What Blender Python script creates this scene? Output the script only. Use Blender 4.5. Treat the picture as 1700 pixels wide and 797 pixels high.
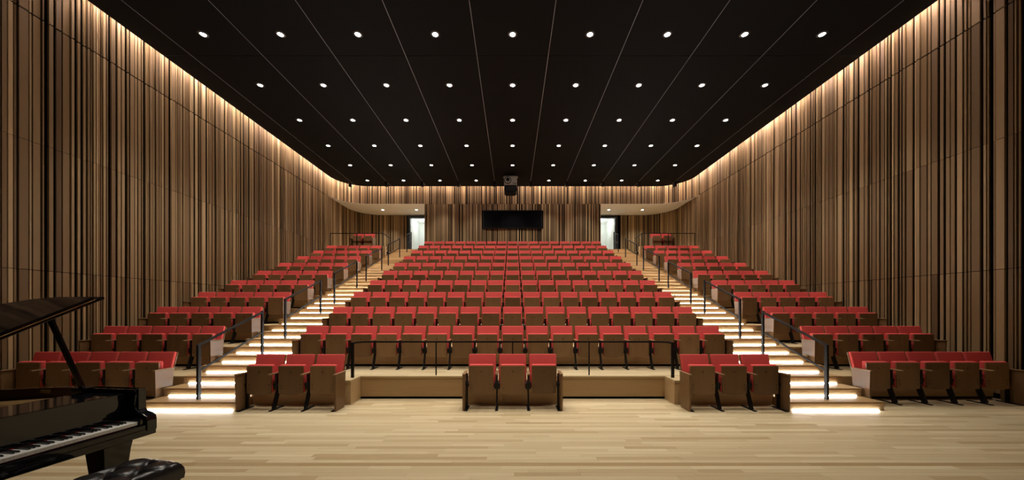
import bpy, bmesh, math, random
from mathutils import Vector, Matrix

# ------------------------------------------------------------------ reset
for o in list(bpy.data.objects):
    bpy.data.objects.remove(o)
scene = bpy.context.scene
COL = scene.collection
rnd = random.Random(7)

# ------------------------------------------------------------------ camera
CAM_H = 1.70
F_PX = 568.0
cam_d = bpy.data.cameras.new('camera')
cam = bpy.data.objects.new('camera', cam_d)
COL.objects.link(cam)
cam.location = (0, 0, CAM_H)
cam.rotation_euler = (math.pi / 2, 0, 0)
cam_d.sensor_width = 36.0
cam_d.sensor_fit = 'HORIZONTAL'
cam_d.lens = 36.0 * F_PX / 1700.0
cam_d.shift_x = -1.0 / 1700.0
cam_d.shift_y = (514.3 - 398.5) / 1700.0
cam_d.clip_start = 0.05
cam_d.clip_end = 100
scene.camera = cam

# ------------------------------------------------------------------ world, exposure, light levels
world = bpy.data.worlds.new('world')
scene.world = world
world.use_nodes = True
world.node_tree.nodes['Background'].inputs[0].default_value = (0.9, 0.95, 1.0, 1)
world.node_tree.nodes['Background'].inputs[1].default_value = 0.0
scene.view_settings.view_transform = 'Standard'
scene.view_settings.look = 'None'
scene.view_settings.gamma = 1.0
scene.view_settings.use_curve_mapping = False
scene.view_settings.exposure = 0.0
SPOT_POWER = 300.0
SPOT_COLOR = (1.0, 0.92, 0.80)
COVE_EMIT = 290.0
COVE_COLOR = (1.0, 0.77, 0.645)
STEP_EMIT = 46.0
STEP_COLOR = (0.97, 0.98, 1.0)

# ------------------------------------------------------------------ dimensions (metres; y is the depth from the camera)
P = 0.54                      # seat pitch
RUN, RISE = 0.37757, 0.1449   # one step
ROWD, ROWR = RUN * 3, RISE * 3
Y1 = 5.76                     # first riser
AX0, AX1 = 4.67, 6.27         # aisle
WX = 9.31                     # backing of the side walls
ZC = 8.32                     # ceiling underside
LW = 1.859                    # downlight spacing
TOPZ = 8.92

# ------------------------------------------------------------------ materials
def new_mat(name):
    m = bpy.data.materials.new(name)
    m.use_nodes = True
    nt = m.node_tree
    b = nt.nodes['Principled BSDF']
    return m, nt, b

def plain(name, col, rough=0.5, metal=0.0, bump=0.0, bscale=200.0, spec=0.5, var=0.0, coat=0.0):
    m, nt, b = new_mat(name)
    b.inputs['Roughness'].default_value = rough
    b.inputs['Metallic'].default_value = metal
    b.inputs['Specular IOR Level'].default_value = spec
    b.inputs['Coat Weight'].default_value = coat
    b.inputs['Base Color'].default_value = (*col, 1)
    geo = nt.nodes.new('ShaderNodeNewGeometry')
    n = nt.nodes.new('ShaderNodeTexNoise')
    n.inputs['Scale'].default_value = bscale
    n.inputs['Detail'].default_value = 2
    nt.links.new(geo.outputs['Position'], n.inputs['Vector'])
    if var:
        hs = nt.nodes.new('ShaderNodeHueSaturation')
        hs.inputs['Color'].default_value = (*col, 1)
        mr = nt.nodes.new('ShaderNodeMapRange')
        mr.inputs['To Min'].default_value = 1 - var
        mr.inputs['To Max'].default_value = 1 + var
        nt.links.new(n.outputs['Fac'], mr.inputs['Value'])
        nt.links.new(mr.outputs['Result'], hs.inputs['Value'])
        nt.links.new(hs.outputs['Color'], b.inputs['Base Color'])
    if bump:
        bp = nt.nodes.new('ShaderNodeBump')
        bp.inputs['Strength'].default_value = bump
        bp.inputs['Distance'].default_value = 0.002
        nt.links.new(n.outputs['Fac'], bp.inputs['Height'])
        nt.links.new(bp.outputs['Normal'], b.inputs['Normal'])
    return m

def wood(name, dark, mid, light, axis, rough=0.45, tone='attr', fine=90.0, grain=0.35, spec=0.4):
    """timber with grain running along `axis`; `tone` picks the colour of each piece"""
    m, nt, b = new_mat(name)
    L = nt.links
    b.inputs['Roughness'].default_value = rough
    b.inputs['Specular IOR Level'].default_value = spec
    geo = nt.nodes.new('ShaderNodeNewGeometry')
    if tone == 'attr':
        at = nt.nodes.new('ShaderNodeAttribute'); at.attribute_name = 'tone'
        t = at.outputs['Fac']
    else:
        oi = nt.nodes.new('ShaderNodeObjectInfo')
        t = oi.outputs['Random']
    off = nt.nodes.new('ShaderNodeVectorMath'); off.operation = 'MULTIPLY_ADD'
    cmb = nt.nodes.new('ShaderNodeCombineXYZ')
    for i in range(3):
        L.new(t, cmb.inputs[i])
    off.inputs[1].default_value = (17.3, 9.1, 31.7)
    L.new(cmb.outputs[0], off.inputs[0])
    L.new(geo.outputs['Position'], off.inputs[2])
    mp = nt.nodes.new('ShaderNodeMapping')
    s = [1.0, 1.0, 1.0]
    s['xyz'.index(axis)] = 0.05
    mp.inputs['Scale'].default_value = s
    L.new(off.outputs[0], mp.inputs['Vector'])
    n1 = nt.nodes.new('ShaderNodeTexNoise')
    n1.inputs['Scale'].default_value = fine
    n1.inputs['Detail'].default_value = 4
    n1.inputs['Distortion'].default_value = 0.6
    L.new(mp.outputs[0], n1.inputs['Vector'])
    n2 = nt.nodes.new('ShaderNodeTexNoise')
    n2.inputs['Scale'].default_value = fine * 0.12
    n2.inputs['Detail'].default_value = 2
    L.new(mp.outputs[0], n2.inputs['Vector'])
    a = nt.nodes.new('ShaderNodeMath'); a.operation = 'MULTIPLY_ADD'
    a.inputs[1].default_value = grain; 
    L.new(n1.outputs['Fac'], a.inputs[0]); L.new(t, a.inputs[2])
    a2 = nt.nodes.new('ShaderNodeMath'); a2.operation = 'MULTIPLY_ADD'
    a2.inputs[1].default_value = grain
    L.new(n2.outputs['Fac'], a2.inputs[0]); L.new(a.outputs[0], a2.inputs[2])
    sub = nt.nodes.new('ShaderNodeMath'); sub.operation = 'SUBTRACT'
    sub.inputs[1].default_value = grain
    L.new(a2.outputs[0], sub.inputs[0])
    cr = nt.nodes.new('ShaderNodeValToRGB')
    cr.color_ramp.elements[0].color = (*dark, 1)
    cr.color_ramp.elements[1].color = (*light, 1)
    e = cr.color_ramp.elements.new(0.5); e.color = (*mid, 1)
    L.new(sub.outputs[0], cr.inputs['Fac'])
    L.new(cr.outputs['Color'], b.inputs['Base Color'])
    bp = nt.nodes.new('ShaderNodeBump')
    bp.inputs['Strength'].default_value = 0.12
    bp.inputs['Distance'].default_value = 0.002
    L.new(n1.outputs['Fac'], bp.inputs['Height'])
    L.new(bp.outputs['Normal'], b.inputs['Normal'])
    return m

def emit(name, col, strength):
    m = bpy.data.materials.new(name)
    m.use_nodes = True
    nt = m.node_tree
    nt.nodes.remove(nt.nodes['Principled BSDF'])
    e = nt.nodes.new('ShaderNodeEmission')
    e.inputs[0].default_value = (*col, 1)
    e.inputs[1].default_value = strength
    nt.links.new(e.outputs[0], nt.nodes['Material Output'].inputs[0])
    return m

M = {}
M['slat'] = wood('slat_oak', (0.145, 0.090, 0.045), (0.315, 0.212, 0.110), (0.62, 0.46, 0.26), 'z', 0.55, 'attr', 45, 0.10)
M['seatwood'] = wood('walnut_ply', (0.148, 0.080, 0.034), (0.195, 0.107, 0.046), (0.250, 0.140, 0.063), 'z', 0.42, 'obj', 90, 0.5)
M['armwood'] = wood('arm_walnut', (0.16, 0.09, 0.042), (0.21, 0.12, 0.056), (0.27, 0.16, 0.08), 'y', 0.35, 'obj', 90, 0.5)
M['floor'] = wood('maple_floor', (0.35, 0.24, 0.115), (0.525, 0.415, 0.25), (0.67, 0.555, 0.36), 'x', 0.38, 'attr', 40, 0.30)
M['oak'] = wood('oak_platform', (0.33, 0.205, 0.092), (0.42, 0.275, 0.132), (0.51, 0.35, 0.185), 'x', 0.42, 'obj', 60, 0.55)
M['oaky'] = wood('oak_side', (0.33, 0.205, 0.092), (0.42, 0.275, 0.132), (0.51, 0.35, 0.185), 'y', 0.42, 'obj', 60, 0.55)
M['deck'] = wood('maple_deck', (0.47, 0.35, 0.195), (0.54, 0.41, 0.235), (0.61, 0.475, 0.285), 'x', 0.40, 'obj', 40, 0.5)
M['black'] = plain('black_backing', (0.003, 0.003, 0.003), 0.9, spec=0.05)
M['ceil'] = plain('ceiling_black', (0.0038, 0.0044, 0.0054), 0.8, bump=0.1, bscale=40, var=0.15, spec=0.15)
M['seam'] = plain('ceiling_trim', (0.40, 0.45, 0.53), 0.5)
M['red'] = plain('red_fabric', (0.64, 0.082, 0.074), 0.85, bump=0.35, bscale=900, var=0.10, spec=0.25)
M['metal'] = plain('black_steel', (0.006, 0.006, 0.007), 0.45, bump=0.05, spec=0.3)
M['dot'] = plain('black_bolt', (0.01, 0.01, 0.01), 0.35)
M['white'] = plain('white_plaster', (0.87, 0.85, 0.79), 0.8, bump=0.05)
M['doorwhite'] = plain('white_paint', (0.84, 0.86, 0.83), 0.7, bump=0.05)
M['frame'] = plain('door_steel', (0.018, 0.022, 0.03), 0.4)
M['glass'] = plain('dark_glass', (0.005, 0.005, 0.007), 0.28, spec=0.2)
M['piano'] = plain('piano_lacquer', (0.005, 0.005, 0.007), 0.07, spec=0.42, bscale=3)
M['rim'] = wood('rim_mahogany', (0.06, 0.022, 0.012), (0.10, 0.036, 0.018), (0.15, 0.06, 0.03), 'x', 0.25, 'obj', 60, 0.5)
M['ivory'] = plain('key_white', (0.82, 0.80, 0.75), 0.25)
M['ebony'] = plain('key_black', (0.01, 0.01, 0.01), 0.22)
M['keyfelt'] = plain('key_felt', (0.30, 0.01, 0.02), 0.9)
M['brass'] = plain('brass', (0.60, 0.42, 0.16), 0.3, 1.0)
M['plate'] = plain('gold_plate', (0.32, 0.20, 0.07), 0.4, 0.6)
M['leather'] = plain('black_leather', (0.010, 0.010, 0.011), 0.26, bump=0.3, bscale=350)
M['chrome'] = plain('grey_metal', (0.30, 0.31, 0.33), 0.35, 0.7)
M['proj'] = plain('projector_grey', (0.50, 0.51, 0.53), 0.35)
M['lens'] = emit('lamp_lens', (1.0, 0.95, 0.88), 22.0)
M['soffitlens'] = emit('soffit_lens', (1.0, 0.93, 0.80), 9.0)
M['led'] = emit('step_led', STEP_COLOR, STEP_EMIT)
M['cove'] = emit('cove_led', COVE_COLOR, COVE_EMIT)
M['steel'] = plain('trim_ring', (0.05, 0.05, 0.05), 0.4)

# ------------------------------------------------------------------ helpers
def link(o, parent=None):
    COL.objects.link(o)
    if parent is not None:
        o.parent = parent
    return o

def tag(o, label=None, cat=None, group=None, kind=None):
    if label: o['label'] = label
    if cat: o['category'] = cat
    if group: o['group'] = group
    if kind: o['kind'] = kind
    return o

def empty(name, loc=(0, 0, 0), rz=0.0, parent=None):
    o = bpy.data.objects.new(name, None)
    o.location = loc
    o.rotation_euler = (0, 0, rz)
    o.empty_display_size = 0.1
    return link(o, parent)

class MB:
    """collects shapes for ONE mesh"""
    def __init__(s):
        s.v = []; s.f = []; s.t = []
    def add(s, vs, fs, tone=0.5):
        b = len(s.v)
        s.v += [tuple(p) for p in vs]
        s.f += [tuple(i + b for i in f) for f in fs]
        s.t += [tone] * len(fs)
        return s
    def box(s, x0, x1, y0, y1, z0, z1, tone=0.5, mat=None):
        vs = [Vector((x, y, z)) for z in (z0, z1) for (x, y) in ((x0, y0), (x1, y0), (x1, y1), (x0, y1))]
        if mat is not None: vs = [mat @ p for p in vs]
        return s.add(vs, [(3, 2, 1, 0), (4, 5, 6, 7), (0, 1, 5, 4), (1, 2, 6, 5), (2, 3, 7, 6), (3, 0, 4, 7)], tone)
    def bar(s, a, b, w, h, up=(0, 0, 1), tone=0.5):
        """rectangular bar from a to b: w across, h along `up`"""
        a = Vector(a); b = Vector(b); d = (b - a).normalized()
        u = Vector(up)
        sd = d.cross(u)
        if sd.length < 1e-6:
            sd = d.cross(Vector((0, 1, 0)))
        sd.normalize(); u = sd.cross(d).normalized()
        vs = []
        for p in (a, b):
            for i, j in ((-1, -1), (1, -1), (1, 1), (-1, 1)):
                vs.append(p + sd * (i * w / 2) + u * (j * h / 2))
        return s.add(vs, [(3, 2, 1, 0), (4, 5, 6, 7), (0, 1, 5, 4), (1, 2, 6, 5), (2, 3, 7, 6), (3, 0, 4, 7)], tone)
    def cyl(s, a, b, r0, r1=None, n=14, tone=0.5, caps=True):
        a = Vector(a); b = Vector(b); d = (b - a).normalized()
        r1 = r0 if r1 is None else r1
        e = Vector((1, 0, 0)) if abs(d.x) < 0.9 else Vector((0, 1, 0))
        u = d.cross(e).normalized(); w = d.cross(u)
        vs = []
        for p, r in ((a, r0), (b, r1)):
            for i in range(n):
                an = 2 * math.pi * i / n
                vs.append(p + (u * math.cos(an) + w * math.sin(an)) * r)
        fs = [(i, (i + 1) % n, n + (i + 1) % n, n + i) for i in range(n)]
        if caps:
            fs += [tuple(reversed(range(n))), tuple(range(n, 2 * n))]
        return s.add(vs, fs, tone)
    def prism(s, poly, f0, f1, tone=0.5):
        """polygon `poly` of 2D points; f0, f1 map a 2D point to the two ends"""
        n = len(poly)
        vs = [f0(p) for p in poly] + [f1(p) for p in poly]
        fs = [tuple(reversed(range(n))), tuple(range(n, 2 * n))]
        fs += [(i, (i + 1) % n, n + (i + 1) % n, n + i) for i in range(n)]
        return s.add(vs, fs, tone)
    def mesh(s, name):
        me = bpy.data.meshes.new(name)
        me.from_pydata(s.v, [], s.f)
        at = me.attributes.new('tone', 'FLOAT', 'FACE')
        at.data.foreach_set('value', s.t)
        return me
    def build(s, name, mat, parent=None, smooth=False, bevel=0.0, seg=2, fix=False):
        me = s.mesh(name)
        if bevel or fix:
            bm = bmesh.new(); bm.from_mesh(me)
            if fix: bmesh.ops.recalc_face_normals(bm, faces=bm.faces)
            if bevel:
                ed = [e for e in bm.edges if len(e.link_faces) == 2 and e.calc_face_angle(0) > 0.5]
                bmesh.ops.bevel(bm, geom=ed, offset=bevel, segments=seg, profile=0.6, affect='EDGES', clamp_overlap=True)
            bm.to_mesh(me); bm.free()
        me.materials.append(M[mat])
        if smooth:
            me.shade_smooth()
            try:
                me.set_sharp_from_angle(angle=math.radians(50))
            except Exception:
                pass
        o = bpy.data.objects.new(name, me)
        return link(o, parent)

def mesh_obj(name, me, parent=None):
    return link(bpy.data.objects.new(name, me), parent)

ORD = ['zeroth', 'first', 'second', 'third', 'fourth', 'fifth', 'sixth', 'seventh', 'eighth', 'ninth', 'tenth',
       'eleventh', 'twelfth', 'thirteenth', 'fourteenth', 'fifteenth', 'sixteenth', 'seventeenth', 'eighteenth']

# ================================================================== FLOOR
fl = MB().box(-WX, WX, -4.5, 6.70, -0.12, -0.006).build('floor', 'floor')
tag(fl, 'pale maple strip floor of the stage and front aisle', kind='structure')

PW = 0.0762
def plank_rows():
    y = -1.0; k = 0
    while y < 6.60:
        yield k, y
        y += PW; k += 1
rows_pl = list(plank_rows())
planks = []
for k, y in rows_pl:
    x = -9.22 - rnd.uniform(0, 1.2)
    band = abs(y + PW / 2 - 3.73) < PW / 2
    while x < 9.22:
        ln = rnd.choice((0.5, 0.7, 0.9, 1.1, 1.3, 1.5, 1.9)) * rnd.uniform(0.85, 1.15)
        t = min(1, max(0, rnd.gauss(0.56, 0.15)))
        if rnd.random() < 0.05: t = 0.25
        if band: t = rnd.uniform(0.0, 0.12)
        x0, x1 = max(x, -9.22), min(x + ln, 9.22)
        if x1 - x0 > 0.04:
            planks.append((y, x0, x1, t))
        x += ln
def plank_box(mb, y, x0, x1, t):
    g = 0.0006
    h = rnd.uniform(-0.0004, 0.0)
    mb.box(x0 + g, x1 - g, y + g, y + PW - g, -0.008, h, t)
near = [p for p in planks if p[0] > 3.30 and abs((p[1] + p[2]) / 2) < p[0] * 1.62 + 0.3]
near.sort(key=lambda p: p[0])
single = set(id(p) for p in near[:295])
rest = MB()
for p in planks:
    if id(p) in single:
        mb = MB(); plank_box(mb, *p)
        mb.build('plank', 'floor', fl)
    else:
        plank_box(rest, *p)
tag(rest.build('planks', 'floor', fl), kind='stuff')

# ================================================================== WALLS OF OAK SLATS
TIERS = ((0.10, 2.464), (2.476, 4.944), (4.954, 7.402), (7.436, 8.86))

def path_fn(pts):
    """pts: dense polyline [(x, y)] -> function s -> (pos, tangent), and length"""
    cum = [0.0]
    for a, b in zip(pts, pts[1:]):
        cum.append(cum[-1] + math.hypot(b[0] - a[0], b[1] - a[1]))
    def at(s):
        s = max(0, min(cum[-1], s))
        lo = 0
        for i in range(len(cum) - 1):
            if cum[i + 1] >= s: lo = i; break
        a, b = pts[lo], pts[lo + 1]
        L = cum[lo + 1] - cum[lo]
        t = (s - cum[lo]) / L
        return Vector((a[0] + (b[0] - a[0]) * t, a[1] + (b[1] - a[1]) * t, 0)), Vector(((b[0] - a[0]) / L, (b[1] - a[1]) / L, 0))
    return at, cum[-1]

def arc(cx, cy, r, a0, a1, n):
    return [(cx + r * math.cos(math.radians(a0 + (a1 - a0) * i / n)), cy + r * math.sin(math.radians(a0 + (a1 - a0) * i / n))) for i in range(n + 1)]

RB = 1.52
YB_UP = 18.55      # backing of the upper rear wall
YB_LO = 20.70      # backing of the alcove rear wall
def side_path(sx, yb, x_end):
    pts = [(sx * WX, 1.6)] + [(sx * x, y) for x, y in arc(WX - RB, yb - RB, RB, 0, 90, 12)] + [(sx * x_end, yb)]
    return pts

def layout(length, seed):
    r = random.Random(seed)
    s = 0.02; out = []
    while s < length - 0.03:
        u = r.random()
        if u < 0.46: w = r.uniform(0.018, 0.034)
        elif u < 0.76: w = r.uniform(0.036, 0.062)
        else: w = r.uniform(0.075, 0.125)
        if s + w > length - 0.005: break
        d = r.choice((0.024, 0.030, 0.036, 0.044))
        out.append((s, s + w, d))
        g = r.uniform(0.016, 0.028) if r.random() < 0.58 else r.uniform(0.040, 0.072)
        s += w + g
    return out

def slat_geo(mb, at, s0, s1, d, z0, z1, inward, tone):
    p, t = at((s0 + s1) / 2)
    n = Vector((-t.y, t.x, 0)) * inward
    h = (s1 - s0) / 2
    a, b = p - t * h, p + t * h
    vs = []
    for z in (z0, z1):
        for q in (a, b, b + n * d, a + n * d):
            vs.append((q.x, q.y, z))
    if inward > 0:
        fs = [(2, 3, 7, 6), (1, 2, 6, 5), (3, 0, 4, 7), (3, 2, 1, 0), (4, 5, 6, 7)]
    else:
        fs = [(6, 7, 3, 2), (5, 6, 2, 1), (7, 4, 0, 3), (0, 1, 2, 3), (7, 6, 5, 4)]
    mb.add(vs, fs, tone)

def tone_of(r):
    t = r.gauss(0.46, 0.17)
    if r.random() < 0.10: t = r.uniform(0.75, 0.98)
    return max(0.05, min(0.98, t))

def backing(pts, z0, z1, name, parent=None, mat='black'):
    mb = MB()
    n = len(pts)
    vs = [(x, y, z0) for x, y in pts] + [(x, y, z1) for x, y in pts]
    mb.add(vs, [(i, i + 1, n + i + 1, n + i) for i in range(n - 1)])
    return mb.build(name, mat, parent)

for sx, side in ((-1, 'left'), (1, 'right')):
    low = side_path(sx, YB_LO, 6.36)
    up = side_path(sx, YB_UP, 0.0)
    wall = backing([(sx * WX, -4.5)] + low, 0, 7.42, 'wall_' + side)
    tag(wall, 'tall %s side wall of vertical oak slats over black' % side, kind='structure')
    backing(up[:2], 7.42, TOPZ, 'upper_backing', wall)
    at, L = path_fn(low)
    at2, L2 = path_fn(up)
    lay = layout(L, 11 if sx < 0 else 23)
    inward = 1 if sx > 0 else -1
    r = random.Random(5 + sx)
    mb = MB(); top = MB(); count = 0
    straight_up = YB_UP - RB - 1.6
    for s0, s1, d in lay:
        y = 1.6 + s0
        base_t = tone_of(r)
        for ti, (z0, z1) in enumerate(TIERS):
            if ti == 3:
                if s0 > straight_up: continue
            t = max(0.03, min(0.98, base_t + r.gauss(0, 0.09)))
            near_one = 6.0 < y < 10.4 and not (ti == 0 and y > 9.5)
            # the top tier is out of the picture close to the camera
            if ti == 3 and y < 6.9: near_one = False
            if near_one and count < 296:
                m1 = MB(); slat_geo(m1, at, s0, s1, d, z0, z1, inward, t)
                m1.build('slat', 'slat', wall); count += 1
            else:
                slat_geo(mb, at, s0, s1, d, z0, z1, inward, t)
    tag(mb.build('slats', 'slat', wall), kind='stuff')
    # plain dark skirting behind the chairs
    sk = MB().box(min(sx * (WX - 0.012), sx * WX), max(sx * (WX - 0.012), sx * WX), -4.5, 6.5, 0, 0.1)
    tag(sk.build('baseboard_' + side, 'black'), 'black recessed skirting below the %s slat wall' % side, kind='structure')

# rear wall: upper band right across, the projecting booth bay below it, alcove returns
BX = 4.745
bw = MB()
wall = backing([(-BX, YB_UP), (BX, YB_UP)], 3.5, 7.42, 'wall_back')
tag(wall, 'rear wall of vertical oak slats with projecting booth bay', kind='structure')
upp = side_path(-1, YB_UP, 0.0)[1:]
band = upp + [(-x, y) for x, y in reversed(upp[:-1])]
backing(band, 7.42, TOPZ, 'upper_backing', wall)
at, L = path_fn(band)
r = random.Random(77)
mb = MB()
for s0, s1, d in layout(L, 31):
    slat_geo(mb, at, s0, s1, d, 7.428, 8.86, -1, tone_of(r))
tag(mb.build('upper_slats', 'slat', wall), kind='stuff')
at, L = path_fn([(-BX, YB_UP), (BX, YB_UP)])
mb = MB()
WIN = (-1.57, 1.57, 6.14, 7.03)
for s0, s1, d in layout(L, 32):
    xa, xb = -BX + s0, -BX + s1
    t = tone_of(r)
    if xb > WIN[0] - 0.04 and xa < WIN[1] + 0.04:
        slat_geo(mb, at, s0, s1, d, 4.3, WIN[2] - 0.05, -1, t)
        slat_geo(mb, at, s0, s1, d, WIN[3] + 0.05, 7.415, -1, min(1, t + 0.05))
    else:
        slat_geo(mb, at, s0, s1, d, 4.3, 7.415, -1, t)
tag(mb.build('bay_slats', 'slat', wall), kind='stuff')
for sx in (-1, 1):   # sides of the bay, oak boards
    for j in range(9):
        y0 = YB_UP - 0.06 + j * 0.24
        MB().box(min(sx * BX, sx * (BX + 0.02)), max(sx * BX, sx * (BX + 0.02)), y0, y0 + 0.236, 4.3, 7.42, rnd.uniform(.3, .6)).build('bay_side_board', 'slat', wall)

# projection-booth window
win = MB().box(WIN[0] - .04, WIN[1] + .04, YB_UP - 0.085, YB_UP - 0.02, WIN[3], WIN[3] + .04)
win.box(WIN[0] - .04, WIN[1] + .04, YB_UP - 0.085, YB_UP - 0.02, WIN[2] - .04, WIN[2])
win.box(WIN[0] - .04, WIN[0], YB_UP - 0.085, YB_UP - 0.02, WIN[2], WIN[3])
win.box(WIN[1], WIN[1] + .04, YB_UP - 0.085, YB_UP - 0.02, WIN[2], WIN[3])
wo = win.build('window_1', 'metal')
tag(wo, 'long black projection booth window in the rear wall', kind='structure')
MB().box(WIN[0], WIN[1], YB_UP - 0.03, YB_UP - 0.02, WIN[2], WIN[3]).build('pane', 'glass', wo)
for xx in (-0.52, 0.52):
    MB().box(xx - .012, xx + .012, YB_UP - 0.05, YB_UP - 0.03, WIN[2], WIN[3]).build('mullion', 'metal', wo)

# soffits over the two alcoves, doors and the lit vestibules behind them
for sx, side, nd in ((-1, 'left', 1), (1, 'right', 2)):
    outer = [(x, y) for x, y in arc(WX - RB, YB_LO - RB, RB, 90, 0, 12)]
    inner = [(x, y) for x, y in arc(WX - RB, YB_UP - RB, RB, 0, 90, 12)]
    inner = [(x - 0.0, y - 0.05) for x, y in inner]
    poly = [(BX - 0.0, YB_LO)] + outer + inner + [(BX, YB_UP - 0.05)]
    mb = MB()
    mb.prism(poly, lambda p: (sx * p[0], p[1], 7.419), lambda p: (sx * p[0], p[1], 7.424))
    so = mb.build('ceiling_soffit_' + side, 'white', fix=True)
    tag(so, 'white curved soffit above the %s rear exit' % side, kind='structure')
    dx0, dx1 = 4.80, 6.18
    zb, zt = 4.927, 7.235
    y = YB_LO
    f = MB()
    f.box(dx1, dx1 + .15, y - .08, y + .10, zb, zt + .14)
    f.box(dx0 - .02, dx1, y - .08, y + .10, zt, zt + .14)
    for i in range(len(f.v)): f.v[i] = (sx * f.v[i][0], f.v[i][1], f.v[i][2])
    door = f.build('door_%d' % nd, 'frame', fix=True)
    tag(door, '%s rear exit doorway with dark steel frame and bright vestibule' % side, kind='structure')
    v = MB()
    X0, X1, Ya, Yb, Z1 = 4.3, 6.18, y + .1, y + 2.0, 7.40
    v.box(X0, X1, Yb, Yb + .05, zb, Z1)
    v.box(X1, X1 + .05, Ya, Yb, zb, Z1)
    v.box(X0 - .05, X0, Ya, Yb, zb, Z1)
    v.box(X0, X1, Ya, Yb, Z1, Z1 + .05)
    v.box(X0, X1, Ya, Yb, zb - .05, zb)
    v.box(X0 - .05, dx0 - .02, y + .02, y + .10, zb, Z1)
    v.box(dx0 - .02, X1, y + .02, y + .10, zt + .14, Z1)
    for i in range(len(v.v)): v.v[i] = (sx * v.v[i][0], v.v[i][1], v.v[i][2])
    v.build('vestibule_shell', 'doorwhite', door, fix=True)
    st = MB()   # sloping white balustrade of the stair beyond
    st.prism([(4.3, zb), (5.75, zb), (4.3, zb + 1.0)], lambda p: (sx * p[0], Yb - .42, p[1]), lambda p: (sx * p[0], Yb - .34, p[1]))
    st.build('balustrade', 'doorwhite', door, fix=True)
    # vestibule lamp
    lp = empty('vestibule_lamp', (sx * 5.45, y + 0.95, Z1))
    tag(lp, 'round ceiling lamp in the bright vestibule beyond %s exit' % side, 'lamp')
    MB().cyl((0, 0, -.03), (0, 0, 0), .16, n=20).build('diffuser', 'soffitlens', lp)
    ld = bpy.data.lights.new('vestibule_light', 'POINT'); ld.energy = 23; ld.color = (.93, 1.0, .96); ld.shadow_soft_size = .12
    lo = bpy.data.objects.new('vestibule_light', ld); lo.location = (0, 0, -.20); link(lo, lp)
    # soffit downlights
    for xx, nm in ((5.50, 'inner'), (7.42, 'outer')):
        lp = empty('soffit_downlight', (sx * xx, 19.56, 7.419))
        tag(lp, '%s of two small round downlights in the %s white soffit' % (nm, side), 'downlight', 'soffit downlights')
        MB().cyl((0, 0, -.012), (0, 0, 0), .085, n=18).build('trim_ring', 'white', lp)
        MB().cyl((0, 0, -.016), (0, 0, -.004), .068, n=18).build('lens', 'soffitlens', lp)
        ld = bpy.data.lights.new('soffit_light', 'SPOT'); ld.energy = 120; ld.color = SPOT_COLOR
        ld.spot_size = math.radians(110); ld.spot_blend = .6; ld.shadow_soft_size = .05
        lo = bpy.data.objects.new('soffit_light', ld); lo.location = (0, 0, -.03); link(lo, lp)

# wall behind the camera
wf = MB().box(-WX, WX, -4.55, -4.5, 0, TOPZ).build('wall_front', 'slat')
tag(wf, 'plain oak wall behind the stage', kind='structure')

# ================================================================== CEILING
ce = MB().box(-WX, WX, -4.5, YB_UP, TOPZ, TOPZ + .1).build('ceiling', 'ceil')
tag(ce, 'flat black ceiling of large square panels with thin seams', kind='structure')
CE_X, CE_Y, CE_R = 9.10, 18.34, 1.40
def y_edge(x):
    ax = abs(x)
    c = CE_X - CE_R
    if ax <= c: return CE_Y
    return CE_Y - CE_R + math.sqrt(max(0, CE_R ** 2 - (ax - c) ** 2))
xs = [-CE_X] + [(i - 4.5) * LW for i in range(10)] + [CE_X]
GAP = 0.006
for ys, ye in ((-4.4, 1.63), (1.63, 8.92), (8.92, None)):
    for a, b in zip(xs, xs[1:]):
        a_, b_ = a + GAP, b - GAP
        if ye is not None:
            poly = [(a_, ys + GAP), (b_, ys + GAP), (b_, ye - GAP), (a_, ye - GAP)]
        else:
            n = 14
            poly = [(a_, ys + GAP), (b_, ys + GAP)] + [(b_ + (a_ - b_) * i / n, y_edge(b_ + (a_ - b_) * i / n)) for i in range(n + 1)]
        mb = MB(); mb.prism(poly, lambda p: (p[0], p[1], ZC), lambda p: (p[0], p[1], ZC + .04))
        mb.build('ceiling_panel', 'ceil', ce, fix=True)
for i, x in enumerate(xs[1:-1]):
    MB().box(x - GAP, x + GAP, -4.4, y_edge(x) - .02, ZC + .002, ZC + .01).build('seam_trim', 'seam', ce)

# cove light: LED line in the slot between ceiling edge and walls
def cove_line():
    off = 0.05
    X, Y, R = CE_X + off, CE_Y + off, CE_R + off
    pts = [(-X, 7.0 + i * 2.4) for i in range(4)] + [(-X, 16.4)]
    pts += [(-x, y) for x, y in arc(X - R, Y - R, R, 0, 90, 8)]
    pts += [(-4.5, Y), (-1.5, Y)]
    return pts + [(-x, y) for x, y in reversed(pts)]
cl = cove_line()
mb = MB(); hw = 0.018; zz = 8.76
for a, b in zip(cl, cl[1:]):
    d = Vector((b[0] - a[0], b[1] - a[1], 0)).normalized(); n = Vector((-d.y, d.x, 0)) * hw
    mb.add([(a[0] - n.x, a[1] - n.y, zz), (b[0] - n.x, b[1] - n.y, zz), (b[0] + n.x, b[1] + n.y, zz), (a[0] + n.x, a[1] + n.y, zz)], [(0, 3, 2, 1)])
mbh = MB()
for a, b in zip(cl, cl[1:]):
    mbh.bar((a[0], a[1], zz + .016), (b[0], b[1], zz + .016), .05, .03)
co = mbh.build('cove_light', 'steel')
tag(co, 'continuous warm light strip hidden in the slot around the ceiling', 'light strip')
mb.build('diffuser', 'cove', co)
for a, b in zip(cl, cl[1:]):
    m_ = ((a[0] + b[0]) / 2, (a[1] + b[1]) / 2)
    MB().bar((m_[0], m_[1], zz + .03), (m_[0], m_[1], TOPZ), .02, .02, up=(0, 1, 0)).build('hanger', 'steel', co)

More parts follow.
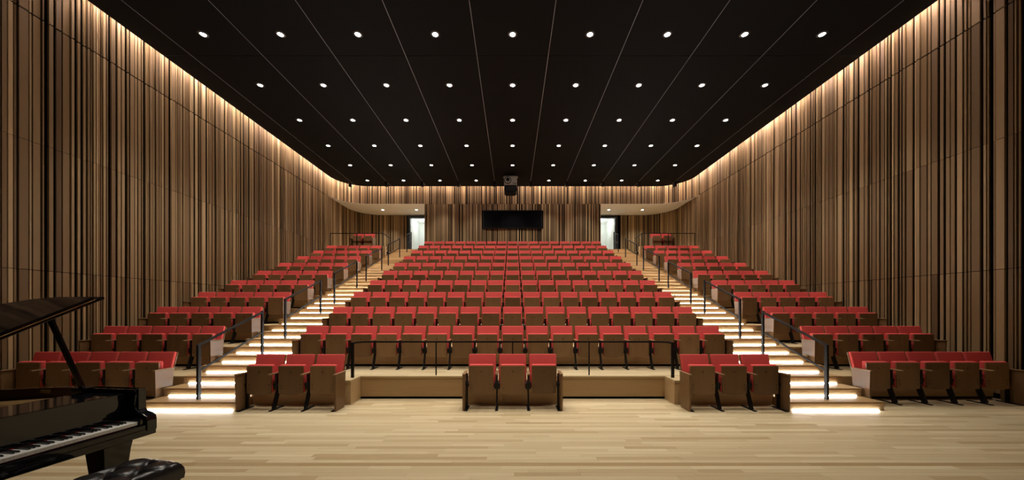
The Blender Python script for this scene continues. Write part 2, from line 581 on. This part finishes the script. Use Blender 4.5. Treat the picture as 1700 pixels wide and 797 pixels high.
# ---------------------------------------------------------------- downlights
ring_me = None
def downlight(x, y, label, visible_parts=True):
    global ring_me
    lp = empty('ceiling_downlight', (x, y, ZC))
    tag(lp, label, 'downlight', 'downlights in the black ceiling')
    if ring_me is None:
        ring = MB(); n = 20
        vs = []
        for rr, z in ((.112, -.001), (.100, -.012), (.068, -.012), (.062, .004)):
            vs += [(rr * math.cos(2 * math.pi * i / n), rr * math.sin(2 * math.pi * i / n), z) for i in range(n)]
        ring.add(vs, [(k * n + i, k * n + (i + 1) % n, (k + 1) * n + (i + 1) % n, (k + 1) * n + i) for k in range(3) for i in range(n)])
        o1 = ring.build('trim_ring', 'steel', lp, smooth=True, fix=True)
        o2 = MB().cyl((0, 0, -.006), (0, 0, -.001), .066, n=20).build('lens', 'lens', lp)
        ring_me = (o1.data, o2.data)
    else:
        mesh_obj('trim_ring', ring_me[0], lp); mesh_obj('lens', ring_me[1], lp)
    lo = bpy.data.objects.new('downlight_beam', SPOT); lo.location = (0, 0, -.03); link(lo, lp)
SPOT = bpy.data.lights.new('downlight_beam', 'SPOT')
SPOT.energy = SPOT_POWER; SPOT.color = SPOT_COLOR
SPOT.spot_size = math.radians(76); SPOT.spot_blend = 0.8; SPOT.shadow_soft_size = 0.06
RLAB = ['row nearest the stage', 'second row from the stage', 'third row from the stage', 'fourth row from the stage', 'fifth row from the stage', 'row nearest the rear wall']
for rw in range(6):
    yy = 8.22 + rw * LW
    cols = [(c - 4) * LW for c in range(9)]
    for c, xx in enumerate(cols):
        where = 'in the middle' if c == 4 else '%s from the %s' % (ORD[c + 1] if c < 4 else ORD[9 - c], 'left' if c < 4 else 'right')
        downlight(xx, yy, 'round ceiling downlight %s of the %s' % (where, RLAB[rw]))
# the same grid goes on over the front of the room (above the picture)
for rw, yy in enumerate((6.361, 4.502)):
    for c in range(-3, 4) if rw == 0 else range(-2, 3):
        where = 'middle' if c == 0 else '%s %s of the middle' % (ORD[abs(c)], 'left' if c < 0 else 'right')
        downlight(c * LW, yy, 'round ceiling downlight over the stage, %s row back, %s' % (ORD[2 - rw], where))

# track spots, modelled as unlit black boxes, hanging at the rear ends of the ceiling seams
for i, x in enumerate(xs[1:-1]):
    where = '%s from the %s' % (ORD[i + 1] if i < 5 else ORD[10 - i], 'left' if i < 5 else 'right')
    t = empty('ceiling_fixture', (x, 17.62, ZC))
    tag(t, 'small black hanging box at the rear of the ceiling, %s' % where, 'fixture', 'black boxes along the rear ceiling edge')
    MB().box(-.012, .012, -.012, .012, -.05, 0).build('stem', 'metal', t)
    MB().box(-.065, .065, -.06, .06, -.28, -.05).build('housing', 'metal', t, bevel=.012)
    MB().box(-.05, .05, -.067, -.06, -.26, -.07).build('front_plate', 'dot', t)

# projector
t = empty('projector', (-.10, 16.5, ZC))
tag(t, 'grey video projector with round lens hanging from the ceiling', 'projector')
MB().cyl((0, .2, -.2), (0, .2, 0), .035, n=12).build('mount_pole', 'metal', t)
pb = MB().box(-.31, .31, -.05, .55, -.62, -.17).build('housing', 'proj', t, bevel=.04, seg=3, smooth=True)
MB().cyl((-.13, -.09, -.40), (-.13, -.04, -.40), .17, n=28).build('lens_ring', 'dot', t, smooth=True)
MB().cyl((-.13, -.16, -.40), (-.13, -.09, -.40), .115, .135, n=28).build('lens_barrel', 'proj', t, smooth=True)
MB().cyl((-.13, -.165, -.40), (-.13, -.158, -.40), .085, n=28).build('lens_glass', 'glass', t)
MB().box(-.34, -.29, -.03, .05, -.26, -.20).build('bracket', 'proj', t, bevel=.008)
MB().box(.29, .36, -.03, .05, -.26, -.20).build('bracket', 'proj', t, bevel=.008)
MB().box(.10, .30, -.057, -.049, -.58, -.50).build('vent', 'chrome', t)
t2 = empty('projector_shelf_box', (-.10, 16.5, ZC - .62))
tag(t2, 'black box slung directly beneath the ceiling projector', 'box')
bx = MB(); bx.prism([(-.30, 0), (.30, 0), (.30, -.27), (.24, -.34), (-.24, -.34), (-.30, -.27)], lambda p: (p[0], -.04, p[1]), lambda p: (p[0], .5, p[1]))
bx.build('housing', 'metal', t2, fix=True)
MB().box(-.24, .24, -.046, -.039, -.28, -.05).build('front_panel', 'dot', t2)

# ================================================================== PLATFORMS
def slot_riser(mb_wood, mb_black, x0, x1, y, z0, z1):
    pass

def platform(name, x0, x1, y0, y1, z, zlow, label, bumps=()):
    """stepped seating platform: body, deck board, riser board and black slot below it"""
    t = empty(name, ((x0 + x1) / 2, y0, zlow))
    o = Vector(t.location)
    tag(t, label, kind='structure')
    def b(*a, nm, mat):
        m = MB().box(a[0] - o.x, a[1] - o.x, a[2] - o.y, a[3] - o.y, a[4] - o.z, a[5] - o.z)
        return m.build(nm, mat, t)
    b(x0, x1, y0 + .03, y1, zlow - .3 if zlow > .2 else 0, z - .03, nm='body', mat='black')
    b(x0, x1, y0 + .012, y0 + .03, zlow + .045, z - .03, nm='riser', mat='oak')
    b(x0, x1, y0, y1 + .03, z - .03, z, nm='deck', mat='deck')
    for (a, c, yf) in bumps:
        b(a, c, yf + .012, y0 + .012, 0.0, z - .03, nm='box_front', mat='oak')
        b(a, c, yf, y0, z - .03, z, nm='box_deck', mat='deck')
    return t

EYES = ['', 'first', 'second', 'third', 'fourth', 'fifth', 'sixth', 'seventh', 'eighth', 'ninth', 'tenth']
for n in range(1, 11):
    y0 = Y1 + 2 * RUN + (n - 1) * ROWD
    y1 = y0 + ROWD if n < 10 else YB_UP
    bumps = ((-4.66, -2.90, 6.12), (2.90, 4.66, 6.12), (-.82, .82, 6.12)) if n == 1 else ()
    pf = platform('floor_platform', -AX0, AX0, y0, y1, n * ROWR, (n - 1) * ROWR, '%s raised oak platform of the centre seating block' % EYES[n], bumps)
    if n == 1:      # strip boards of the first deck, in full view behind the rail
        mb = MB(); zz0 = ROWR - pf.location.z
        yy = y0 + .045
        while yy < y1 - .05:
            xx = -4.64 - rnd.uniform(0, .8)
            while xx < 4.64:
                ln = rnd.uniform(.45, 1.6)
                a_, b_ = max(xx, -4.64), min(xx + ln, 4.64)
                if b_ - a_ > .05:
                    mb.box(a_ + .001, b_ - .001, yy + .001 - pf.location.y, yy + PW - .001 - pf.location.y, zz0 - .004, zz0 + .0012, max(0, min(1, rnd.gauss(.58, .15))))
                xx += ln
            yy += PW
        tag(mb.build('planks', 'floor', pf), kind='stuff')
    if n < 10:
        for sx, side in ((-1, 'left'), (1, 'right')):
            xa, xb = sorted((sx * AX1, sx * 9.17))
            platform('floor_platform', xa, xb, y0, y1, n * ROWR, (n - 1) * ROWR, '%s raised oak platform of the %s seating block' % (EYES[n], side))
LZ = 32 * RISE
for sx, side in ((-1, 'left'), (1, 'right')):
    xa, xb = sorted((sx * AX1, sx * 9.17))
    y0 = Y1 + 2 * RUN + 9 * ROWD
    platform('floor_landing', xa, xb, y0, YB_LO - .08, LZ, 9 * ROWR, '%s rear landing with two removable chairs behind a rail' % side)
    kb = MB().box(min(sx * (AX1 - .06), sx * (AX1 + .06)), max(sx * (AX1 - .06), sx * (AX1 + .06)), y0 - .02, y0 + .14, 9 * ROWR, LZ + .17)
    kb = kb.build('landing_newel', 'oak'); tag(kb, 'short oak end block at the %s landing edge beside the stair' % side, 'block')

# ================================================================== AISLE STAIRS with lit risers
for sx, side in ((-1, 'left'), (1, 'right')):
    root = empty('floor_stair', (0, 0, 0))
    tag(root, '%s aisle stair of oak treads with light strips' % side, kind='structure')
    xa, xb = sorted((sx * AX0, sx * AX1))
    for i in range(1, 35):
        y = Y1 + (i - 1) * RUN
        z = RISE * i
        yend = y + RUN if i < 34 else YB_LO - .08
        lo = max(0, z - 3.2 * RISE)
        MB().box(xa + .004, xb - .004, y + .03, yend + .02, lo, z - .032).build('carcass', 'oaky', root)
        MB().box(xa, xb, y, yend + .012, z - .032, z).build('tread', 'oak', root)
        MB().box(xa + .002, xb - .002, y + .014, y + .03, z - RISE, z - .032).build('riser', 'oak', root)
        l0, l1 = sorted((sx * (AX0 + .05), sx * (AX1 - .10)))
        if i > 1 and i % 3 == 1: pass
        MB().box(l0, l1, y + .001, y + .013, z - RISE + .003, z - RISE + .017).build('led_strip', 'led', root)

# ================================================================== RAILINGS
def railing(x, ya, za, yb, zb, label):
    t = empty('aisle_handrail', (x, ya, za)); tag(t, label, 'handrail', 'black aisle handrails')
    h = .95
    d = yb - ya; dz = zb - za
    MB().bar((0, 0, 0), (0, 0, h), .036, .055, up=(0, 1, 0)).build('post', 'metal', t)
    MB().bar((0, d, dz), (0, d, dz + h), .036, .050, up=(0, 1, 0)).build('post', 'metal', t)
    MB().bar((0, -.025, h - .02), (0, d + .025, dz + h - .02), .034, .034).build('top_rail', 'metal', t)
    MB().bar((0, 0, h - .46), (0, d, dz + h - .46), .022, .030).build('mid_rail', 'metal', t)
RN = ['lowest', 'second lowest', 'third', 'fourth', 'fifth', 'topmost']
for sx, side in ((-1, 'left'), (1, 'right')):
    for k in range(6):
        ia, ib = 1 + 6 * k, 5 + 6 * k
        if k == 5: ia, ib = 32, 34
        ya = Y1 + (ia - 1) * RUN + .18; yb = Y1 + (ib - 1) * RUN + .18
        railing(sx * 5.45, ya, ia * RISE, yb, ib * RISE, '%s black handrail going up the middle of the %s stair' % (RN[k], side))
    # rail round the rear landing
    yr = Y1 + 2 * RUN + 9 * ROWD + .06
    t = empty('landing_rail', (sx * 6.36, yr + .05, LZ)); tag(t, 'black guard rail before the two chairs on the %s rear landing' % side, 'railing')
    h = .83
    for dx in (-2.6, -1.3, 0):
        MB().bar((-sx * dx, 0, 0), (-sx * dx, 0, h), .03, .03, up=(0, 1, 0)).build('post', 'metal', t)
    MB().bar((sx * 2.6, 0, h - .015), (-.0, 0, h - .015), .032, .032).build('top_rail', 'metal', t)
    MB().bar((0, .0, h - .015), (-sx * .02, .95, h - .09), .032, .032).build('return_rail', 'metal', t)
    MB().bar((-sx * .02, .95, 0), (-sx * .02, .95, h - .08), .03, .03, up=(0, 1, 0)).build('post', 'metal', t)

t = empty('front_rail', (0, 6.62, ROWR)); tag(t, 'long low black rail along the first raised row at the centre', 'railing')
h = .66
for dx in (-1.48, 0, 1.48):
    MB().bar((dx, 0, 0), (dx, 0, h - .02), .022, .022, up=(0, 1, 0)).build('post', 'metal', t)
rail = MB()
pts = [(-2.98, -.25), (-2.965, -.12), (-2.91, -.05), (-2.80, 0), (2.80, 0), (2.91, -.05), (2.965, -.12), (2.98, -.25)]
for a, b in zip(pts, pts[1:]):
    rail.bar((a[0], a[1], h - .015), (b[0], b[1], h - .015), .026, .03)
rail.build('top_rail', 'metal', t)
for dx in (-2.98, 2.98):
    MB().bar((dx, -.25, 0), (dx, -.25, h), .052, .03, up=(0, 1, 0)).build('end_post', 'metal', t)

# ================================================================== THEATRE CHAIRS
# local origin: middle of the seat, y = 0 at the front of the back's top edge, z = 0 at the platform
def chair_meshes():
    d = {}
    holder = empty('tmp')
    # tip-up seat: plywood underside with a bowed lower edge
    m = MB()
    n = 10; w = .2128; zt = .735; zb = .272
    poly = [(-w, zt), (-w * .97, zb)] + [(-w * .97 + 2 * w * .97 * i / n, zb - .022 * math.sin(math.pi * i / n)) for i in range(1, n)] + [(w * .97, zb), (w, zt)]
    m.prism(poly, lambda p: (p[0], -.272 + .02 * (p[1] - .5) , p[1]), lambda p: (p[0], -.254 + .02 * (p[1] - .5), p[1]))
    d['seat_shell'] = m.build('seat_shell', 'seatwood', holder, fix=True)
    # cushion
    m = MB().box(-.207, .207, -.2535, -.165, .285, .757)
    d['seat_cushion'] = m.build('seat_cushion', 'red', holder, bevel=.026, seg=3, smooth=True)
    # reclined back
    top = Vector((0, 0, .908)); bot = Vector((0, -.145, .36))
    up = (top - bot).normalized(); nrm = Vector((0, -up.z, up.y))   # towards the front
    def backpiece(w0, w1, f, b, lo, hi):
        mm = MB(); vs = []
        for off in (f, b):
            for (ww, q) in ((w0, lo), (w1, hi)):
                c = bot + up * q - nrm * off
                vs += [(-ww, c.y, c.z), (ww, c.y, c.z)]
        mm.add(vs, [(0, 1, 3, 2), (5, 4, 6, 7), (4, 5, 1, 0), (2, 3, 7, 6), (4, 0, 2, 6), (1, 5, 7, 3)])
        return mm
    ln = (top - bot).length
    d['backrest_cushion'] = backpiece(.235, .2425, 0.0, .052, 0, ln).build('backrest_cushion', 'red', holder, bevel=.016, seg=3, smooth=True)
    d['backrest_shell'] = backpiece(.244, .252, .052, .068, -.02, ln - .004).build('backrest_shell', 'seatwood', holder, bevel=.004, seg=1)
    m = MB().box(-.026, .026, -.42, -.07, .603, .626)
    d['armrest'] = m.build('armrest', 'armwood', holder, bevel=.009, seg=2)
    # black standard under the armrest
    m = MB()
    m.box(-.014, .014, -.25, -.13, .34, .603)
    m.cyl((-.05, -.215, .415), (.05, -.215, .415), .032, n=12)
    m.box(-.045, .045, -.235, -.195, .33, .41)
    m.bar((0, -.17, .37), (0, -.30, .012), .024, .085, up=(0, 1, 0))
    m.box(-.024, .024, -.40, -.06, 0, .014)
    d['leg'] = m.build('leg', 'metal', holder)
    # end panel
    m = MB(); e = [(-.40, 0.0), (-.12, 0.0), (-.075, .603), (-.415, .603)]
    m.prism(e, lambda p: (-.016, p[0], p[1]), lambda p: (.016, p[0], p[1]))
    d['end_panel'] = m.build('end_panel', 'seatwood', holder, fix=True, bevel=.003, seg=1)
    m = MB()
    m.box(-.03, .03, -.41, -.09, 0, .014)
    m.cyl((-.05, -.215, .415), (.05, -.215, .415), .032, n=12)
    m.box(-.014, .014, -.235, -.195, 0, .60)
    d['end_leg'] = m.build('leg', 'metal', holder)
    m = MB()
    m.cyl((0, -.276, .64), (0, -.262, .64), .0105, n=8)
    for sx in (-1, 1):
        for z in (.355, .42):
            m.cyl((sx * .165, -.284, z), (sx * .165, -.262, z), .0065, n=6)
    d['bolts'] = m.build('bolt_heads', 'dot', holder)
    out = {k: o.data for k, o in d.items()}
    for o in list(d.values()): bpy.data.objects.remove(o)
    bpy.data.objects.remove(holder)
    return out
CM = chair_meshes()

def chair(x, y, z, label, group, first, last, bolts):
    t = empty('theatre_chair', (x, y, z)); tag(t, label, 'chair', group)
    ss = mesh_obj('seat_shell', CM['seat_shell'], t)
    mesh_obj('seat_cushion', CM['seat_cushion'], t)
    mesh_obj('backrest_cushion', CM['backrest_cushion'], t)
    mesh_obj('backrest_shell', CM['backrest_shell'], t)
    if bolts:
        mesh_obj('bolt_heads', CM['bolts'], ss)
    for sgn, end in ((-1, first), (1, last)):
        if end:
            ep = mesh_obj('end_panel', CM['end_panel'], t); ep.location = (sgn * (P / 2 + .016), 0, 0)
            lg = mesh_obj('leg', CM['end_leg'], t); lg.location = (sgn * (P / 2 - .024), 0, 0)
            ar = mesh_obj('armrest', CM['armrest'], t); ar.location = (sgn * (P / 2 + .010), 0, 0)
    if not last:
        lg = mesh_obj('leg', CM['leg'], t); lg.location = (P / 2, 0, 0)
        ar = mesh_obj('armrest', CM['armrest'], t); ar.location = (P / 2, 0, 0)
    return t

YD0 = 7.575   # back-top plane of the first raised row
CNT = ['', 'first', 'second', 'third', 'fourth', 'fifth', 'sixth', 'seventh', 'eighth', 'ninth', 'tenth']
# centre block
for n in range(1, 11):
    for c in range(17):
        k = c - 8
        pos = 'middle seat' if k == 0 else '%s seat from the %s end' % (ORD[c + 1] if c < 8 else ORD[17 - c], 'left' if c < 8 else 'right')
        chair(k * P, YD0 + (n - 1) * ROWD, n * ROWR, 'red folding chair, %s, %s raised centre row' % (pos, CNT[n]), 'red folding chairs of the centre block', c == 0, c == 16, n <= 5)
# front groups at floor level
PO3 = ['left', 'middle', 'right']
for g, base, yy, gl in ((-1, -8, 6.10, 'left front trio beside the lit stair'), (0, -1, 6.14, 'centre front trio on the floor'), (1, 6, 6.10, 'right front trio beside the lit stair')):
    for j in range(3):
        chair((base + j) * P, yy, 0, '%s red folding chair of the %s' % (PO3[j], gl), 'red folding chairs in the front trios', j == 0, j == 2, True)
# side blocks
for sx, side in ((-1, 'left'), (1, 'right')):
    for n in range(0, 10):
        yd = YD0 + (n - 1) * ROWD if n > 0 else 6.47
        for j in range(5):
            x = sx * (6.36 + P * (j + .5))
            pos = '%s from the aisle' % ORD[j + 1] if j < 4 else 'next to the wall'
            rown = 'floor-level row' if n == 0 else '%s raised row' % CNT[n]
            first = (j == 0) if sx > 0 else (j == 4)
            last = (j == 4) if sx > 0 else (j == 0)
            chair(x, yd, n * ROWR, 'red folding chair %s, %s of the %s side block' % (pos, rown, side), 'red folding chairs of the %s side block' % side, first, last, n <= 4)
    for j in range(2):
        x = sx * (6.92 + P * (j + .5))
        first = (j == 0) if sx > 0 else (j == 1)
        chair(x, 17.25, LZ, 'red folding chair on the %s rear landing, %s the stair' % (side, 'nearer' if j == 0 else 'farther from'), 'red chairs on the rear landings', first, not first, False)

# ================================================================== GRAND PIANO
K = Vector((.11, .9939, 0)); Fd = Vector((-.9939, .11, 0)); O = Vector((-3.362, 1.509, 0))
ang = math.atan2(Fd.y, Fd.x)
# local frame: +X = u (to the tail), +Y = -v ... use a matrix so that local (u, v, w) -> world
PM = Matrix(((Fd.x, K.x, 0, O.x), (Fd.y, K.y, 0, O.y), (0, 0, 1, 0), (0, 0, 0, 1)))   # mirrored frame (left-handed)
pn = empty('grand_piano', O); tag(pn, 'black lacquered grand piano with open lid at the stage edge', 'piano')
def W3(p):
    q = PM @ Vector(p)
    return q - O
def pbuild(mb, name, mat, parent=pn, **kw):
    mb.v = [tuple(W3(p)) for p in mb.v]
    return mb.build(name, mat, parent, fix=True, **kw)

PWID = 1.56
bent = [(.10, PWID), (.55, PWID), (.78, 1.55), (1.0, 1.50), (1.25, 1.37), (1.5, 1.20), (1.8, 1.03), (2.1, .91), (2.35, .82), (2.55, .66), (2.66, .44), (2.64, .22), (2.52, .06), (2.36, 0.0), (.10, 0.0)]
def offset_poly(poly, d):
    """shrink the open outline inwards by d (poly runs treble arm -> tail -> bass arm)"""
    out = []
    n = len(poly)
    for i, p in enumerate(poly):
        a = poly[max(0, i - 1)]; b = poly[min(n - 1, i + 1)]
        tx, ty = b[0] - a[0], b[1] - a[1]
        l = math.hypot(tx, ty); tx /= l; ty /= l
        out.append((p[0] + ty * d * 1.0, p[1] - tx * d) if False else (p[0] - (-ty) * d * -1, p[1] - tx * d))
    return out
inn = offset_poly(bent, .055)
# rim: outer black shell and inner mahogany face
rim = MB(); n = len(bent)
vs = []
for (o_, i_) in zip(bent, inn):
    vs += [(o_[0], o_[1], .66), (o_[0], o_[1], 1.0), (i_[0], i_[1], 1.0), (i_[0], i_[1], .66)]
fs = []
for i in range(n - 1):
    a, b = 4 * i, 4 * (i + 1)
    fs += [(a, b, b + 1, a + 1), (a + 1, b + 1, b + 2, a + 2), (a + 2, b + 2, b + 3, a + 3), (a + 3, b + 3, b, a)]
fs += [(0, 1, 2, 3), (4 * n - 4, 4 * n - 3, 4 * n - 2, 4 * n - 1)]
rim.add(vs, fs)
pbuild(rim, 'rim', 'piano')
lin = MB(); vs = []
in2 = offset_poly(bent, .058)[1:-1]
in3 = offset_poly(bent, .066)[1:-1]
for a, b in zip(in2, in3):
    vs += [(a[0], a[1], .90), (a[0], a[1], 1.003), (b[0], b[1], 1.003), (b[0], b[1], .90)]
fs = []
for i in range(len(in2) - 1):
    a, b = 4 * i, 4 * (i + 1)
    fs += [(a, b, b + 1, a + 1), (a + 1, b + 1, b + 2, a + 2), (a + 2, b + 2, b + 3, a + 3), (a + 3, b + 3, b, a)]
lin.add(vs, fs)
pbuild(lin, 'inner_rim', 'rim')
# bottom, iron plate and front deck
ib = [(max(.12, p[0]), p[1]) for p in inn]
m = MB(); m.prism(ib, lambda p: (p[0], p[1], .66), lambda p: (p[0], p[1], .69)); pbuild(m, 'soundboard', 'rim')
m = MB(); m.prism([(.55, 1.49), (.80, 1.46), (1.25, 1.22), (1.8, .91), (2.3, .76), (2.5, .5), (2.35, .08), (.55, .08)], lambda p: (p[0], p[1], .90), lambda p: (p[0], p[1], .92)); pbuild(m, 'iron_plate', 'plate')
m = MB().box(.22, .62, .06, PWID - .06, .93, .965); pbuild(m, 'music_shelf', 'piano', bevel=.006)
m = MB().box(.20, .235, .07, PWID - .07, .745, .965); pbuild(m, 'fallboard', 'piano', bevel=.004)
# S-shaped arms (cheeks) and key blocks
prof = [(.62, .66), (.62, 1.0), (.135, 1.0), (.115, .99), (.108, .95), (.115, .90), (.118, .86), (.105, .825), (.075, .80), (.03, .785), (-.005, .765), (-.012, .73), (-.012, .64), (.62, .62)]
for v0, v1 in ((0, .075), (PWID - .075, PWID)):
    m = MB(); m.prism(prof, lambda p: (p[0], v0, p[1]), lambda p: (p[0], v1, p[1])); pbuild(m, 'arm', 'piano', bevel=.004)
for v0, v1 in ((.075, .155), (PWID - .115, PWID - .075)):
    m = MB().box(.012, .20, v0, v1, .70, .752); pbuild(m, 'key_block', 'piano', bevel=.012, seg=3)
m = MB().box(-.005, .30, .0, PWID, .60, .66); pbuild(m, 'key_bed', 'piano', bevel=.006)
m = MB().box(-.002, .020, .07, PWID - .07, .655, .698); pbuild(m, 'key_slip', 'piano', bevel=.005)
m = MB().box(.05, .21, .15, PWID - .11, .66, .695); pbuild(m, 'key_frame', 'keyfelt')
m = MB().box(.196, .201, .155, PWID - .115, .72, .738); pbuild(m, 'felt_strip', 'keyfelt')
# keys: 52 white, 36 black, counted from the treble end
kw_ = .0235; v_top = PWID - .116
for i in range(52):
    v1 = v_top - i * kw_
    m = MB().box(.026, .198, v1 - kw_ + .0006, v1 - .0006, .706, .732)
    pbuild(m, 'white_key', 'ivory')
# notes downward from C8: C B A G F E D ...
names = 'CBAGFED'
for i in range(51):
    nm = names[i % 7]
    if nm in 'CF':       # no black key between C and B, F and E
        continue
    c = v_top - (i + 1) * kw_
    m = MB()
    m.prism([(.076, .732), (.198, .732), (.198, .7435), (.088, .7435), (.080, .741)], lambda p: (p[0], c - .0055, p[1]), lambda p: (p[0], c + .0055, p[1]))
    pbuild(m, 'black_key', 'ebony')
# lid: hinged on the bass side, front flap folded back on top of it
TH = math.radians(28.7)
LIDV = 1.63
lidp = [(.33, LIDV), (.55, LIDV), (.78, 1.63), (1.0, 1.59), (1.25, 1.46), (1.5, 1.28), (1.8, 1.10), (2.1, .97), (2.38, .87), (2.60, .69), (2.72, .44), (2.70, .20), (2.56, .03), (2.38, -.01), (.33, -.01)]
def lid_at(p, h):
    return (p[0], p[1] * math.cos(TH) - h * math.sin(TH), 1.012 + p[1] * math.sin(TH) + h * math.cos(TH))
m = MB(); m.prism(lidp, lambda p: lid_at(p, 0), lambda p: lid_at(p, .022)); ld_ = pbuild(m, 'lid', 'piano', bevel=.004)
m = MB(); m.prism([(.335, LIDV - .06), (.76, LIDV - .12), (.76, .02), (.335, .02)], lambda p: lid_at(p, .024), lambda p: lid_at(p, .046)); pbuild(m, 'lid_flap', 'piano', bevel=.004)
m = MB()
for a, b in (((.332, .02), (.332, LIDV - .06)),):
    pa, pb_ = lid_at(a, .023), lid_at(b, .023)
    m.bar(pa, pb_, .004, .004)
pbuild(m, 'lid_hinge', 'brass')
m = MB(); m.bar((.60, PWID - .10, .99), (.66, 1.27, 1.012 + 1.27 * math.tan(TH) - .01), .024, .045, up=(1, 0, 0)); pbuild(m, 'lid_prop', 'piano', bevel=.005)
m = MB().box(.54, .66, PWID - .14, PWID - .07, .965, 1.012); pbuild(m, 'prop_block', 'piano', bevel=.004)
m = MB().box(.90, 1.00, 1.430, 1.440, .958, .985)
pbuild(m, 'maker_plate', 'brass')
# legs and pedal lyre
def piano_leg(u, v):
    m = MB()
    vs = []
    for hh, z in ((.075, .60), (.100, .56), (.092, .50), (.062, .10), (.066, .07)):
        vs += [(u - hh, v - hh, z), (u + hh, v - hh, z), (u + hh, v + hh, z), (u - hh, v + hh, z)]
    fs = [(0, 1, 2, 3), (16, 17, 18, 19)]
    for k in range(4):
        for i in range(4):
            fs.append((4 * k + i, 4 * k + (i + 1) % 4, 4 * k + 4 + (i + 1) % 4, 4 * k + 4 + i))
    m.add(vs, fs)
    lg = pbuild(m, 'leg', 'piano', bevel=.006)
    w = MB(); w.cyl((u, v - .02, .035), (u, v + .02, .035), .035, n=16); w.box(u - .03, u + .03, v - .03, v + .03, .05, .075)
    pbuild(w, 'caster', 'brass', lg)
for u, v in ((.22, 1.38), (.22, .18), (2.2, .40)): piano_leg(u, v)
m = MB().bar((.55, .70, .66), (.45, .74, .16), .03, .03); m.bar((.55, .86, .66), (.45, .82, .16), .03, .03); m.box(.36, .58, .66, .90, .10, .17)
pbuild(m, 'pedal_lyre', 'piano')
for v in (.72, .78, .84):
    m = MB().box(.20, .40, v - .012, v + .012, .075, .09); pbuild(m, 'pedal', 'brass')

# ---------------------------------------------------------------- bench, tufted leather
bdir = Vector((.20, .98, 0)).normalized()
br = math.atan2(bdir.y, bdir.x) - math.pi / 2
bc = Vector((-2.715, 2.655, 0)) - bdir * .40
bn = empty('piano_bench', bc, br); tag(bn, 'black button-tufted leather piano bench before the keyboard', 'bench')
nx, ny = 44, 80
hw, hl = .215, .40
btn = [(-.11 + .22 * i, -.335 + .25 * j) for i in range(2) for j in range(3)] + [(0, -.21 + .25 * j) for j in range(3)]
def topz(x, y):
    ex = max(0, 1 - (abs(x) / hw) ** 6); ey = max(0, 1 - (abs(y) / hl) ** 10)
    z = .495 + .072 * (ex * ey) ** .35
    for bx_, by_ in btn:
        dd = math.hypot(x - bx_, y - by_)
        z -= .030 * math.exp(-(dd / .030) ** 2) + .014 * math.exp(-(dd / .07) ** 2)
    # folds running between neighbouring buttons
    u1 = (x / .11 + (y - .29) / .125); u2 = (x / .11 - (y - .29) / .125)
    for u in (u1, u2):
        q = abs(u / 2.0 - round(u / 2.0)) * 2
        z -= .020 * math.exp(-(q / .17) ** 2) * ex * ey
    return z
m = MB(); vs = []; fs = []
for j in range(ny + 1):
    for i in range(nx + 1):
        x = -hw + 2 * hw * i / nx; y = -hl + 2 * hl * j / ny
        vs.append((x, y, topz(x, y)))
for j in range(ny):
    for i in range(nx):
        a = j * (nx + 1) + i
        fs.append((a, a + 1, a + nx + 2, a + nx + 1))
edge = [i for i in range(nx + 1)] + [j * (nx + 1) + nx for j in range(1, ny + 1)] + [ny * (nx + 1) + i for i in range(nx - 1, -1, -1)] + [j * (nx + 1) for j in range(ny - 1, 0, -1)]
base = len(vs); ne = len(edge)
for e in edge:
    x, y, z = vs[e]; vs.append((x * 1.015, y * 1.008, .46))
for e in edge:
    x, y, z = vs[e]; vs.append((x * .995, y * .998, .42))
for i in range(ne):
    a, b = edge[i], edge[(i + 1) % ne]
    fs.append((b, a, base + i, base + (i + 1) % ne))
    fs.append((base + (i + 1) % ne, base + i, base + ne + i, base + ne + (i + 1) % ne))
fs.append(tuple(base + ne + i for i in reversed(range(ne))))
m.add(vs, fs)
cu = m.build('cushion', 'leather', bn, smooth=True)
for bx_, by_ in btn:
    bt = MB(); z = topz(bx_, by_)
    bt.cyl((bx_, by_, z - .002), (bx_, by_, z + .006), .012, .008, n=10).build('button', 'leather', cu, smooth=True)
MB().box(-.20, .20, -.385, .385, .34, .42).build('apron', 'piano', bn, bevel=.004)
for sx in (-1, 1):
    for sy in (-1, 1):
        MB().cyl((sx * .165, sy * .35, .33), (sx * .175, sy * .36, 0), .030, .018, n=4).build('leg', 'piano', bn)
    MB().cyl((sx * .20, 0, .365), (sx * .245, 0, .365), .032, n=16).build('height_knob', 'piano', bn, smooth=True)
